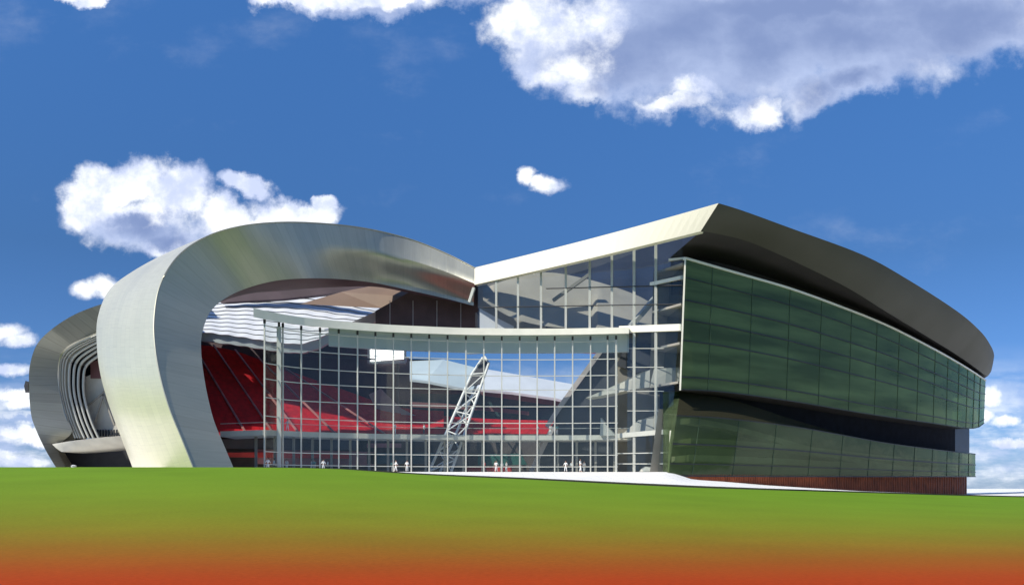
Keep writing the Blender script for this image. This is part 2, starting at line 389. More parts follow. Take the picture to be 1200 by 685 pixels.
tag(fm_.grid(fr2).build('bounce_paving', 'paving'), kind='structure')  # hidden paving added to bounce neutral light onto arch and shell
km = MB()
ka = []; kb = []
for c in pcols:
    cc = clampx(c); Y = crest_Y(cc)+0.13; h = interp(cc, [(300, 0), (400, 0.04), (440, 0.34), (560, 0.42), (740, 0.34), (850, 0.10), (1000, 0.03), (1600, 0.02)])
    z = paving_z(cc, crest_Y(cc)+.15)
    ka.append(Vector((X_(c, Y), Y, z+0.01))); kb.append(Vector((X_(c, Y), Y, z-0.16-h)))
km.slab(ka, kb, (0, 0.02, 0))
o = km.build('kerb', 'kerb_shade'); tag(o, kind='structure')
# lower the lawn lip in front of the kerb so that the kerb shows as a real step
me = g.data
for v in me.vertices:
    x, y, z = v.co
    if y > 60:
        px = PX0+F*x/y
        Yc = crest_Y(clampx(px)); h = interp(px, [(380, 0), (440, 0.30), (560, 0.38), (740, 0.30), (850, 0.06), (1000, 0)])
        v.co.z -= h*hermite((y-Yc+16)/16)

# ------------------------------------------------------------------ STADIUM (everything that is one building)
st = thing('stadium', (0, 140, 4), 'stadium with a looping silver metal ribbon arch, cream roof edge and bulging green glass wing', 'stadium')
# --- ribbon arch
prs = [(232, 560, 279, 560, 115, 119), (214, 515, 262, 520, 115.5, 119.5), (199, 478, 250, 490, 116, 120.3), (188, 440, 241, 452, 116.7, 121.2),
       (182, 405, 236, 415, 117.5, 122.5), (181, 372, 237, 390, 118.5, 124), (188, 334, 246, 366, 120, 126), (209, 300, 263, 350, 122, 128.5),
       (243, 277, 288, 338, 125, 131.5), (283, 265, 322, 329, 128, 134.5), (330, 260.5, 360, 326, 134, 139), (380, 262, 400, 327, 142, 145.5),
       (430, 268, 440, 331.5, 149.5, 149.6), (480, 280, 480, 340, 154.6, 149.8), (520, 295.5, 520, 349, 154.6, 149.0), (557, 314, 555, 358, 152.4, 148.0)]
sm = catmull(prs, 10)
outer = [P(a, b, e) for a, b, c, d, e, f in sm]; inner = [P(c, d, f) for a, b, c, d, e, f in sm]
bks = [(160, 560, 133), (143, 515, 133.5), (129, 478, 134), (118, 440, 134.7), (113.5, 405, 135.5), (114.5, 372, 137), (127, 341, 138.5), (152, 320, 140),
       (196, 296, 143), (255, 273, 146), (315, 268, 151), (372, 269, 158), (425, 274, 165), (478, 285, 169), (520, 299, 170), (557, 317, 169)]
sb_ = catmull(bks, 10); back = [P(*p) for p in sb_]
ibk = [(226, 560, 137), (212, 520, 137.5), (203, 490, 138), (198, 452, 139), (196, 420, 140), (204, 392, 141.5), (232, 372, 143), (258, 354, 144.5),
       (292, 344, 146), (325, 341, 148), (362, 338, 150), (402, 336, 152), (441, 336, 158), (480, 343, 160), (520, 351, 161), (555, 358, 162)]
si_ = catmull(ibk, 10); iback = [P(*p) for p in si_]
def mids(a, b, n, bulge=0.0):
    rows = []
    for k in range(n+1):
        t = k/n; r = []
        for p, q in zip(a, b): r.append(p.lerp(q, t))
        rows.append(r)
    return rows
# towards the join the upper strip runs on as the roof fascia while the lower part curls back under it
frows = mids(outer, inner, 12); NI = len(outer)
for k, r in enumerate(frows):
    t = k/12
    for i in range(NI):
        w = hermite((i-96)/(NI-1-96)); off = 9.0*w*hermite((t-.36)/.64)
        p = r[i]; e = Vector((0, 0, EYE)); r[i] = e+(p-e)*(1+off/p.y)
inner = frows[-1]
af = MB().grid(frows).build('arch_face', 'ribbon_metal', st, True)
# rim: slightly bulged outwards, as rolled sheet
rows = mids(outer, back, 10); ctr = P(420, 430, 135)
for k, r in enumerate(rows):
    t = k/10; b = 1.6*math.sin(PI*t)
    for i in range(len(r)):
        d = (r[i]-ctr); d.y = 0; d.normalize(); r[i] = r[i]+d*b*min(1, max(0, (64-i)/34))
MB().grid(rows).build('arch_rim', 'rim_metal', st, True)
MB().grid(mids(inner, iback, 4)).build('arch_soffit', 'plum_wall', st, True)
MB().grid(mids(back, iback, 2)).build('arch_back', 'shell_metal', st, True)
edge = MB(); edge.tube([p+Vector((-.02, -.06, 0)) for p in outer], 0.10, 6); edge.build('edge_trim', 'ribbon_metal', st, True)
# --- roof fascia
ft = [P(556, 313.5, 153), P(842, 238, 126)]; fb = [P(556, 333.5, 150), P(821, 271, 128.5)]
N_ = 30
fT = [P(lerp(556, 842, t), lerp(313.5, 238, t)+2.0*math.sin(PI*t), lerp(152.5, 126, t)) for t in rng(0, 1, N_)]
fB = [P(lerp(556, 821, t), lerp(333.5, 271, t)+1.0*math.sin(PI*t), lerp(150, 128.5, t)) for t in rng(0, 1, N_)]
MB().slab(fT, fB, (0.5, 0.9, -0.05)).build('roof_fascia', 'fascia_metal', st)
# roof edge over the wing
oe = [(842, 238), (871, 247), (926, 267), (1010, 298), (1065, 328), (1121, 364), (1148, 387), (1160, 403), (1165, 416), (1162, 428)]
ie = [(821, 271), (846, 275), (890, 288), (982, 331), (1037, 364), (1093, 398), (1122, 416), (1142, 430), (1154, 439), (1158, 440)]
oYs = [126, 130, 138, 151, 163, 180, 192, 203, 214, 226]
oE = [P(*p) for p in catmull([(a, b, Y) for (a, b), Y in zip(oe, oYs)], 8)]
iYs = [128.5, 132.5, 139.5, 152.5, 164, 181, 194, 205, 216, 227]
iE = [P(*p) for p in catmull([(a, b, Y) for (a, b), Y in zip(ie, iYs)], 8)]
rows = mids(oE, iE, 6)
for k, r in enumerate(rows):
    for i in range(len(r)): r[i] = r[i]+Vector((0.15, -0.5, 0))*math.sin(PI*k/6)
MB().grid(rows).build('roof_edge', 'roof_edge_shaded', st, True)
# deep soffit running in from the roof edge to the recessed clerestory wall
iw = [(786, 301, 141), (812, 303, 142.5), (860, 312, 147), (960, 345, 162), (1020, 368, 174), (1080, 398, 192), (1110, 414, 203), (1130, 428, 214), (1146, 440, 224), (1152, 444, 235)]
iW = [P(*p) for p in catmull(iw, 8)]
MB().grid(mids(iE, iW, 3)).build('roof_soffit', 'soffit_shade', st, True)
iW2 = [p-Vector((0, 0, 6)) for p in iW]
MB().strip(iW, iW2).build('clerestory_wall', 'soffit_shade', st)
# roof deck (seen only from other positions)
dk = [p+Vector((0, 0, 0)) for p in fT]
MB().strip(fT, [p+Vector((14, 34, -2.0)) for p in fT]).build('added_roof_glass', 'hall_glass', st)  # glass roof added so that sun lights the hall inside
MB().strip(oE, [Vector((lerp(p.x, 50, 0.45), p.y+16, p.z-1.2)) for p in oE]).build('roof_deck', 'shell_metal', st)
# --- upper green glass storey
def polyf(tab, px): return smooth(px, tab)
gt = [(803, 303.5), (871, 323), (926, 339), (982, 359), (1037, 381), (1093, 409), (1130, 430), (1155, 446)]
gb = [(797, 456.5), (843, 459), (926, 470), (1010, 484), (1093, 496), (1143, 502), (1153, 496)]
cols_u = rng(0, 1, 60)
def wrow(frac, dy=0.0, off=0.0):
    r = []
    for t in cols_u:
        pxt = lerp(803, 1155, t); pxb = lerp(797, 1153, t)
        px = lerp(pxt, pxb, frac); Y = winY(lerp(803, 1157, t))
        Y += 1.2*frac
        y = lerp(polyf(gt, pxt), polyf(gb, pxb), frac)+dy
        p = P(px, y, Y); r.append(p)
    return r
def shift(row, d): 
    out = []
    for i, p in enumerate(row):
        t = (row[min(i+1, len(row)-1)]-row[max(i-1, 0)]); t.z = 0; t.normalize()
        out.append(p+Vector((-t.y, t.x, 0))*d)
    return out
ug = MB().grid([wrow(f) for f in rng(0, 1, 8)]).build('upper_glass', 'green_glass', st, True)
ut = wrow(0)
MB().rail([p+Vector((0, 0, .12)) for p in shift(ut, 0.15)], 0.7, 0.32).build('parapet_trim', 'cream_steel', st)
ub = wrow(1)
MB().strip(ub, [p+Vector((0, 0, .25)) for p in shift(ub, 9)]).build('storey_underside', 'soffit_shade', st)
# side (left) return of the storey, right end return
MB().rail([p for p in shift(wrow(1, -0.6), -0.05)], 0.18, 0.14).build('sill_trim', 'dark_steel', st)
for f, w in ((0.14, .10), (0.31, .16), (0.46, .16), (0.62, .16), (0.90, .16)):
    MB().rail(shift(wrow(f), -0.06), 0.14, w).build('transom', 'dark_steel', st)
for px in (835, 882, 926, 963, 998, 1028, 1054, 1077, 1096, 1111, 1124, 1134, 1142, 1149):
    t = (px-803)/352; i = t*59; i0 = int(i); fr = i-i0
    a = shift(wrow(0), -.05); b = shift(wrow(1), -.05)
    pa = a[i0].lerp(a[i0+1], fr); pb = b[i0].lerp(b[i0+1], fr)
    MB().bar(pa, pb, 0.07, 0.07).build('mullion', 'green_frame', st)
# floors and rear wall seen dimly through the green glass
for f in (0.02, 0.33, 0.63, 0.93):
    MB().slab(shift(wrow(f), .6), shift(wrow(f), 7.5), (0, 0, -.35)).build('floor_slab', 'grey_concrete', st)
MB().strip(shift(wrow(0.01), 7.6), shift(wrow(1), 7.6)).build('inner_wall', 'grey_concrete', st)
# --- recess between the storeys
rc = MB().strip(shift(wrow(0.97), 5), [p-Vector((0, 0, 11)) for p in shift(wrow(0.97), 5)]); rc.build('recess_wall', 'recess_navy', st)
# --- lower green glass storey
lt = [(810, 459.5), (871, 472), (926, 490), (982, 506), (1037, 517), (1093, 525), (1143, 531)]
lk = [(793, 486.5), (850, 490), (926, 499), (982, 508.5), (1037, 518.5), (1093, 526), (1143, 532)]
lb = [(783, 557), (900, 557.8), (1143, 558)]
def lrow(kind, off=0.0):
    r = []
    for t in cols_u:
        Y = winY(lerp(803, 1157, t*0.985))
        if kind == 't': px = lerp(797, 1143, t); p = P(px, polyf([(797, 458)]+lt, px), Y+5.0*(1-t))
        elif kind == 'k': px = lerp(793, 1143, t); p = P(px, polyf(lk, px), Y-0.6)
        else: px = lerp(783, 1143, t); p = P(px, polyf(lb, px), Y-0.6)
        r.append(p)
    return r
Lt, Lk, Lb = lrow('t'), lrow('k'), lrow('b')
MB().grid([Lt, [a.lerp(b, .5) for a, b in zip(Lt, Lk)], Lk]).build('sloped_glass', 'olive_glass', st, True)
MB().grid(mids(Lk, Lb, 5)).build('lower_glass', 'sea_glass', st, True)
MB().strip(Lb, [p+Vector((0, 0, .1)) for p in shift(Lb, 8)]).build('storey_underside', 'soffit_shade', st)
def lmid(f): return [a.lerp(b, f) for a, b in zip(Lk, Lb)]
for f, w in ((0.0, .14), (0.47, .22), (0.80, .14), (1.0, .2)):
    MB().rail(shift(lmid(f), -.06), .14, w).build('transom', 'dark_steel', st)
for px in (820, 866, 910, 952, 988, 1020, 1048, 1072, 1093, 1110, 1124, 1135):
    t = (px-793)/350; i = t*59; i0 = int(i); fr = i-i0
    a, b = shift(Lk, -.05), shift(Lb, -.05)
    MB().bar(a[i0].lerp(a[i0+1], fr), b[i0].lerp(b[i0+1], fr), .07, .07).build('mullion', 'green_frame', st)
for f in (0.36, 0.64):
    MB().slab(shift(lmid(f), .7)[4:], shift(lmid(f+.02), 4.5)[4:], (0, 0, -1.0)).build('floor_slab', 'pale_concrete', st)
MB().strip(shift(lmid(-.15), 4.6), shift(lmid(1), 4.6)).build('inner_wall', 'grey_concrete', st)
# ramps crossing behind the lower glass
q = shift(Lk, 2.4)
ra = [q[i].lerp(shift(Lb, 2.4)[i], hermite(i/59)*0.75+.05) for i in range(4, 60)]
MB().rail(ra, 2.2, .9).build('ramp', 'pale_concrete', st)
rb = [q[i].lerp(shift(Lb, 2.4)[i], 0.25+0.45*math.sin(i/59*PI)) for i in range(20, 60)]
MB().rail(rb, 1.6, .6).build('ramp', 'grey_concrete', st)
# blue glazed panel at the far end of the recess
MB().prism([P(1106, 500, 214), P(1136, 502, 224), P(1136, 533, 224), P(1106, 533, 214)], (0, 1, 0)).build('end_glazing', 'blue_panel', st)
# end returns of both storeys
MB().strip([ub[-1], ut[-1]], [ub[-1]+Vector((-6, 14, 0)), ut[-1]+Vector((-6, 14, 0))]).build('end_return', 'green_glass', st)
MB().strip([Lb[-1], Lk[-1]], [Lb[-1]+Vector((-6, 14, 0)), Lk[-1]+Vector((-6, 14, 0))]).build('end_return', 'sea_glass', st)
# left return of upper storey (glass side seen through hall glazing)
MB().strip([ub[0], ut[0]], [P(768, 458, 146), P(778, 306, 146)]).build('side_return', 'hall_glass', st)
MB().strip([Lb[0], Lk[0], Lt[0]], [P(777, 552, 137), P(777, 485, 137), P(777, 459, 137)]).build('side_return', 'sea_glass', st)
# --- brick/timber base
def brow(dy, off):
    r = []
    for t in cols_u:
        px = lerp(800, 1133, t); Y = winY(lerp(803, 1152, t))+off
        r.append((px, Y))
    return r
ba = []; bb_ = []
for t in cols_u:
    px = lerp(800, 1133, t); Y = winY(lerp(803, 1152, t))+1.0
    ba.append(P(px, 555.5, Y)); bb_.append(P(px, wall_py(px)+1.2, Y))
MB().slab(ba, bb_, (0, 1.5, 0)).build('plinth', 'rust_slats', st)
sl = MB()
for t in rng(0.02, 0.995, 120):
    i = t*59; i0 = int(i); fr = i-i0
    a = ba[i0].lerp(ba[min(i0+1, 59)], fr); b = bb_[i0].lerp(bb_[min(i0+1, 59)], fr)
    sl.bar(a+Vector((0, -.08, 0)), b+Vector((0, -.08, 0)), .16, .14)
o = sl.build('timber_batten', 'rust_slats', st); o['kind'] = 'stuff'

# --- entrance hall glazing (cream mullions between roof fascia and canopy line, full height at its right end)
def fas_bot(px): return interp(px, [(556, 334.5), (821, 272)])
hg = []
hcol = rng(560, 800, 25)
MB().strip([P(c, fas_bot(c), facY(c)) for c in hcol], [P(c, 384, facY(c)) for c in hcol]).build('hall_glazing', 'hall_glass', st)
hc2 = rng(735, 795, 8)
MB().strip([P(c, 384, facY(c)) for c in hc2], [P(lerp(735, 784, (c-735)/60), 553, facY(c)) for c in hc2]).build('hall_glazing', 'hall_glass', st)
for c in (581.5, 607, 634, 663, 691, 717):
    MB().bar(P(c, fas_bot(c)-1, facY(c)-.15), P(c, 386, facY(c)-.15), .36, .3).build('hall_mullion', 'white_steel', st)
for c in (743, 768.5):
    MB().bar(P(c, fas_bot(c)-1, facY(c)-.15), P(c, 553, facY(c)-.15), .40, .34).build('hall_mullion', 'white_steel', st)
MB().bar(P(803, 303, 133.8), P(797, 457, 134.6), .22, .22).build('corner_post', 'cream_steel', st)
MB().bar(P(786, 504, 134.4), P(783, 556, 134.4), .24, .24).build('corner_post', 'cream_steel', st)
def hrail(name, p0, p1, h, m='white_steel', w=.35, off=-.2):
    cs = rng(p0[0], p1[0], 9)
    MB().rail([P(c, lerp(p0[1], p1[1], (c-p0[0])/(p1[0]-p0[0])), facY(c)+off) for c in cs], w, h).build(name, m, st)
hrail('hall_transom', (762, 333), (801, 324.5), .55, 'cream_steel')
hrail('hall_transom', (784, 304.5), (803, 302.5), .35, 'cream_steel')
hrail('hall_transom', (726, 386), (799, 383.5), 1.05, 'cream_steel', .6)
for y in (408, 430, 458, 481): hrail('hall_transom', (735, y), (778, y), .09, 'white_steel', .12)
hrail('hall_transom', (722, 510.5), (786, 505), .75, 'white_steel', .5)
hrail('hall_transom', (722, 531), (783, 530), .14); hrail('hall_transom', (722, 543), (783, 543), .14)
for y in (338, 360): hrail('hall_transom', (640 if y == 338 else 565, y), (800, y-4), .10, 'dark_steel')
# diagonal white strut where the ribbon meets the glazing
MB().bar(P(555.5, 337, 149.2), P(550, 354, 149.4), .55, .45).build('prop', 'white_steel', st)
# inside the hall
def flat(name, pts, Y, m, d=1.0, parent=None): return MB().prism([P(a, b, Y) for a, b in pts], (0, d, 0)).build(name, m, parent or st)
MB().prism([P(640, 312, 161), P(822, 268, 161), P(822, 392, 161), P(640, 392, 161)], (0, .6, 0)).build('hall_back_wall', 'navy_reflection', st)  # navy stands for sky reflected in the hall glass
MB().prism([P(560, 334, 162), P(640, 312, 162), P(640, 392, 162), P(604, 392, 162), P(582, 372, 162), P(560, 360, 162)], (0, .6, 0)).build('hall_back_wall', 'grey_concrete', st)
# bowl underside: curved shell of grey concrete rising behind the glass
bt = catmull([(566, 338), (600, 326), (640, 319), (680, 325), (720, 336), (755, 350), (785, 372), (797, 386)], 6)
bbm = catmull([(566, 352), (600, 372), (640, 382), (680, 384), (720, 386), (755, 387), (785, 388), (797, 389)], 6)
MB().grid(mids([P(a, b, 158) for a, b in bt], [P(a, b, 150.5 if a < 700 else 147) for a, b in bbm], 4)).build('bowl_underside', 'bowl_concrete', st, True)
for (a, b), (c, d) in (((648, 352), (690, 322)),):
    MB().bar(P(a, b, 151.5), P(c, d, 151), .9, .5).build('bowl_rib', 'grey_concrete', st)
MB().bar(P(736, 386, 143.5), P(778, 337, 146), 1.3, .7).build('raking_strut', 'pale_concrete', st)
flat('hall_wall', [(735, 386), (797, 386), (797, 470), (786, 512), (784, 553), (722, 553), (722, 400)], 150, 'grey_concrete')
flat('shade_wall', [(735, 402), (768, 402), (790, 430), (747, 436), (722, 428)], 149, 'slate_wall', .5)
MB().prism([P(686, 466, 142.5), P(712, 455, 142.5), P(747, 438, 142), P(764, 432, 142), P(796, 430, 141.5), P(796, 450, 141.5), P(747, 455, 142), P(700, 464, 142.5)], (1, 3, 0)).build('balcony', 'pale_concrete', st)
MB().prism([P(727, 510, 142.6), P(748, 492, 142.3), P(766, 487, 142), P(786, 487, 142), P(786, 507, 142), P(748, 510, 142)], (1, 3, 0)).build('balcony', 'pale_concrete', st)
MB().prism([P(704, 489, 142.7), P(712, 500, 142.7), P(722, 510, 142.7), P(703, 510, 142.7)], (.5, 1.5, 0)).build('stair_flank', 'white_steel', st)
MB().prism([P(752, 549, 140), P(757, 546, 140), P(768, 546.5, 140), P(782, 548, 139), P(782, 552, 139), P(750, 552, 140)], (0, 1, 0)).build('reception_desk', 'pale_concrete', st)
# dark wing wall behind the right part of the screen, with its pale raking edge
flat('wing_wall', [(716, 396), (735, 396), (735, 553), (628, 553), (636, 520), (656, 480), (690, 430)], 152, 'slate_wall', 2.0)
for a, b in (((718, 392, 151), (655, 478, 151.5)), ((655, 478, 151.5), (641, 500, 151.6)), ((648, 500, 150), (622, 553, 150))):
    MB().bar(P(*a), P(*b), 1.1, .8).build('raking_edge', 'grey_stair', st)
# brown stand wall under the ribbon, with mullions, and the tan soffit above it
flat('brown_glazing', [(440, 364), (487, 338), (520, 336), (552, 333), (567, 331), (567, 384), (440, 384)], 163, 'brown_wall', .6)
for c in (457, 484, 512, 540): MB().bar(P(c, 352, 162.6), P(c, 384, 162.6), .14, .14).build('brown_mullion', 'grey_stair', st)
flat('dark_panel', [(557, 366), (562, 366), (562, 384), (557, 384)], 150.5, 'dark_steel', .5)
MB().prism([P(352, 356, 168), P(400, 342, 172), P(446, 333, 174), P(520, 350, 165), P(488, 349, 165), P(448, 361, 168)], (0, 1.0, .3)).build('tan_soffit', 'tan_soffit', st)
flat('dark_ceiling', [(258, 354), (285, 338), (330, 328), (400, 325), (450, 330), (402, 342), (330, 350), (290, 352)], 180, 'plum_wall', 2.0)
flat('white_sidewall', [(562, 361), (582, 372), (602, 382), (602, 386), (562, 386)], 156, 'white_roof', .4)

# ------------------------------------------------------------------ rear shell (far left)
sh = thing('side_shell', P(100, 560, 165), 'grey metal shell at the far left behind the arch, pale ribs round its window', 'stadium wing')
sp = [(75, 562, 87, 562), (54, 528, 68, 526), (41, 500, 84, 506), (36, 482, 76, 486), (34, 452, 68.5, 452), (35, 428, 68, 430), (43, 404, 72, 414), (60, 386, 83, 403),
      (88, 368, 114, 389), (125, 354, 150, 372), (170, 340, 190, 358), (215, 330, 235, 346)]
ss = catmull([(a, b, c, d) for a, b, c, d in sp], 8)
so = [P(a, b, 160+0.06*max(0, a-60)) for a, b, c, d in ss]; si = [P(c, d, 163+0.06*max(0, a-60)) for a, b, c, d in ss]
MB().grid(mids(so, si, 5)).build('shell_face', 'shell_metal', sh, True)
sbk = [p+Vector((-3.0, 24, 0)) for p in so]
sbk = [Vector((p.x, p.y, p.z)) for p in sbk]
MB().grid(mids(so, sbk, 4)).build('shell_rim', 'rim_metal', sh, True)
def nest(dx):  # rib curve shifted into the opening
    base = [(88, 513), (79, 490), (71.5, 461), (70, 438), (73, 418), (86, 405), (116, 391), (152, 374)]
    return catmull([(a+dx*(0.8+0.4*(b > 400)), b+dx*0.45*(1-(b-374)/140)*1.6, 163.6+dx*.10) for a, b in base], 6)
for k, dx in enumerate((0, 2.5, 5, 9, 13.5, 18, 23)):
    MB().tube([P(*p) for p in nest(dx)], .13 if k < 3 else .24, 6).build('rib', 'white_steel', sh, True)
MB().strip([P(*p) for p in nest(-1)], [P(a, b, c+1.2) for a, b, c in nest(9.5)]).build('rib_panel', 'pale_concrete', sh)
MB().strip([P(a, b, c+1.5) for a, b, c in nest(9)], [P(a, b, c+2.0) for a, b, c in nest(24)]).build('rib_window', 'dark_glass', sh)
flat('gable_wall', [(97, 443), (112, 436), (175, 428), (175, 512), (97, 512)], 168.5, 'pale_concrete', .6, sh)
flat('dark_window', [(82, 420), (118, 404), (175, 380), (175, 442), (97, 444), (97, 515), (88, 515)], 170, 'dark_glass', .5, sh)
flat('red_window', [(106, 424), (120, 420), (120, 443), (106, 443)], 168.2, 'maroon_wall', .3, sh)
for a, b in (((109, 500), (121, 462)), ((121, 462), (134, 498)), ((99, 478), (130, 452)), ((99, 440), (99, 512)), ((104, 512), (110, 496))):
    MB().bar(P(*a, 167.6), P(*b, 167.6), .3, .3).build('brace', 'grey_concrete', sh)
for k in range(12): flat('louvre', [(107+k*3.2, 503), (108.6+k*3.2, 503), (108.6+k*3.2, 511), (107+k*3.2, 511)], 168, 'dark_steel', .2, sh)
la = catmull([(61, 520, 160), (85, 516, 158), (120, 512, 157), (170, 508, 157)], 8)
lb2 = catmull([(72, 529, 160), (90, 528, 160), (120, 525.5, 160), (170, 520, 160)], 8)
lt_ = [P(*p) for p in la]; lu = [P(*p) for p in lb2]
MB().grid([[p+Vector((0, 6, .2)) for p in lt_], lt_, [a.lerp(b, .5)+Vector((0, -.3, 0)) for a, b in zip(lt_, lu)], lu, [p+Vector((0, 8, 0)) for p in lu]]).build('floor_lip', 'pale_concrete', sh, True)
flat('shell_inner', [(58, 496), (100, 496), (100, 534), (72, 534), (60, 522)], 171, 'pale_concrete', .5, sh)
flat('undercroft_wall', [(70, 525), (180, 518), (180, 562), (84, 562)], 169, 'dark_steel', .5, sh)
MB().tube([P(34, 447, 166), P(32.5, 452, 166), P(34, 459, 166)], .7, 6).build('vent_fin', 'dark_steel', sh)
# small white booth at the foot of the shell
bo = thing('ticket_booth', P(86, 549, 150), 'tiny round white kiosk at the foot of the far left shell', 'kiosk')
mb = MB(); mb.tube([P(86.3, 549.5, 150), P(86.3, 545.2, 150)], .42, 12); mb.build('kiosk_body', 'white_steel', bo)
mb = MB(); mb.tube([P(86.3, 545.2, 150), P(86.3, 544.2, 150)], .5, 12, .12); mb.build('kiosk_roof', 'white_roof', bo)

# ------------------------------------------------------------------ glass screen wall with curved canopy
gs = thing('glass_screen', P(520, 552, 139), 'tall curved glass screen wall in a white steel grid under a thin cream canopy', 'glass wall')
zc = EYE+25.3
def cany(px): return 572-(25.3)*F/scrY(px)
cc = rng(297, 737, 60)
def spt(px, z, off=0.0):
    Y = scrY(px)+off; return Vector((X_(px, Y), Y, z))
ca = MB()
fr_t = [spt(c, zc, -1.3*min(1, (c-290)/40)) for c in cc]; fr_b = [p-Vector((0, 0, lerp(1.25, .95, i/59))) for i, p in enumerate(fr_t)]
bk_t = [spt(c, zc+.35, 2.2) for c in cc]; bk_b = [p-Vector((0, 0, .8)) for p in bk_t]
ca.strip(fr_t, fr_b); ca.strip(fr_t, bk_t); ca.strip(fr_b, bk_b); ca.strip(bk_t, bk_b)
for q_ in (0, -1): ca.add([fr_t[q_], fr_b[q_], bk_b[q_], bk_t[q_]], [(0, 1, 2, 3)])
ca.build('canopy', 'cream_steel', gs)
za = EYE+(HY-552.3)*139/F
gcol = rng(310, 724, 56)
zt_ = zc-1.15
MB().strip([spt(c, zt_, .12) for c in gcol], [spt(c, za, .12) for c in gcol]).build('screen_glazing', 'clear_glass', gs)
mull = [310, 353, 375, 397, 419, 440, 461, 482, 503, 524.5, 546, 567, 588, 609, 629.5, 650, 671, 692]
def mullion(c, w=.19):
    a = spt(c, zt_-.55); b = spt(c, za)
    o = MB().bar(a, b, w, .26).build('mullion', 'white_steel', gs)
    br = MB().bar(spt(c, zt_+.1), a, .30, .30).build('bracket', 'dark_steel', o)
for c in mull: mullion(c)
mullion(327, .62); mullion(331.5, .2); mullion(712, .2); mullion(722, .30)
zs = [EYE+(572-y)*141.4/F for y in (400.5, 421, 440, 456.5, 476, 495.5, 533, 546.5)]
for z in zs:
    MB().rail([spt(c, z, -.02) for c in gcol], .13, .12).build('transom', 'white_steel', gs)
# inner eaves beam behind the canopy
ecol = rng(385, 737, 40)
MB().slab([spt(c, zt_+1.0, 1.9) for c in ecol], [spt(c, zt_-2.2, 1.9) for c in ecol], (0, .8, 0)).build('eaves_beam', 'ice_roof', gs)
# concourse deck crossing behind the screen
dz = EYE+(572-508.5)*141.4/F
dc = rng(258, 740, 50)
def dY(px): return max(scrY(px), 127)
dl = [Vector((X_(c, dY(c)+2.2), dY(c)+2.2, dz if c > 330 else dz-.3*(330-c)/70)) for c in dc]
dk_ = thing('concourse_deck', P(520, 552, 146), 'long grey first floor walkway running behind the glass screen and out towards the arch', 'walkway')
MB().slab(dl, [p+Vector((0, 7, .02)) for p in dl], (0, 0, -.78)).build('deck', 'pale_concrete', dk_)
MB().rail([p+Vector((0, .1, 1.1)) for p in dl], .07, .07).build('handrail', 'white_steel', dk_)
for c in rng(300, 720, 20):
    p = Vector((X_(c, dY(c)+5), dY(c)+5, dz-.8)); MB().bar(p, Vector((p.x, p.y, za)), .35, .35).build('column', 'grey_concrete', dk_)

# ------------------------------------------------------------------ ground floor wall behind the screen
bw = thing('concourse_wall', P(500, 552, 158), 'dark ground floor wall with red, rose and teal panels behind the glass screen', 'wall')
def band(name, pts, Y, m, par, d=.5): return flat(name, pts, Y, m, d, par)
band('back_wall', [(236, 508), (740, 508), (740, 554), (250, 554)], 160, 'floor_dark', bw)
band('blue_band', [(238, 514), (420, 515), (420, 527), (242, 525)], 158.5, 'slate_wall', bw)
band('rose_panel', [(300, 526), (440, 529), (440, 545), (300, 543)], 158, 'rose_board', bw)
band('red_stripe', [(262, 530), (340, 529), (410, 531), (410, 537), (330, 536), (262, 535)], 157.4, 'red_board', bw)
band('rose_panel', [(430, 519), (470, 519), (470, 524), (430, 524)], 158, 'rose_board', bw)
band('teal_panel', [(560, 532), (610, 531), (618, 544), (560, 545)], 157.5, 'green_panel', bw)
band('teal_panel', [(520, 528), (545, 527), (545, 546), (520, 546)], 157.5, 'grey_concrete', bw)
band('red_board', [(545, 546), (600, 546), (600, 552), (545, 552)], 157.5, 'red_board', bw)
band('slate_panel', [(430, 530), (510, 530), (510, 543), (430, 543)], 158, 'teal_wall', bw)

# ------------------------------------------------------------------ grandstands
def stand(par, bot, topc, nst, m, nx=60):
    """raked terrace: stepped rows between a lower and an upper curve"""
    tb = [(a, b, c) for a, b, c in catmull(bot, 10)]; tt = [(a, b, c) for a, b, c in catmull(topc, 10)]
    def samp(l, t): i = t*(len(l)-1); k = min(int(i), len(l)-2); return Vector(P(*l[k])).lerp(P(*l[k+1]), i-k)
    B = [samp(tb, t) for t in rng(0, 1, nx)]; T = [samp(tt, t) for t in rng(0, 1, nx)]
    mb = MB()
    for k in range(nst):
        a = [b.lerp(t, k/nst) for b, t in zip(B, T)]; c = [b.lerp(t, (k+1)/nst) for b, t in zip(B, T)]
        mid = [Vector((p.x, p.y, q.z)) for p, q in zip(a, c)]
        mb.strip(a, mid); mb.strip(mid, c)
    mb.build('seating_tier', m, par)
    return B, T
ls = thing('grandstand', P(300, 552, 190), 'steep red seating stand seen inside the arch under a white ridged roof', 'grandstand')
bot = [(225, 511, 152), (300, 512, 154), (400, 512, 158), (520, 512, 162)]
tp = [(222, 403, 186), (275, 412, 188), (330, 432, 190), (400, 456, 192), (460, 476, 194), (520, 482, 194)]
B, T = stand(ls, bot, tp, 26, 'red_seat')
for t0, t1 in ((0.02, .30), (.12, .41), (.22, .52), (.32, .66), (.42, .80)):
    i0, i1 = int(t0*59), int(t1*59)
    MB().bar(T[i0]+Vector((0, -.3, .5)), B[i1].lerp(T[i1], .02)+Vector((0, -.3, .5)), .35, .25).build('aisle', 'rose_board', ls)
MB().prism([P(224, 560, 150), P(224, 400, 150), P(232, 380, 160), P(222, 380, 200), P(222, 560, 200)], (-1, 0, 0)).build('shading_side_wall', 'plum_wall', ls)  # side wall added behind the arch to keep sun off the seats
band('back_wall', [(228, 380), (330, 386), (436, 392), (480, 420), (480, 484), (440, 476), (380, 460), (228, 430)], 196, 'plum_wall', ls)  # plum carried lower to stand for rear seats in roof shade
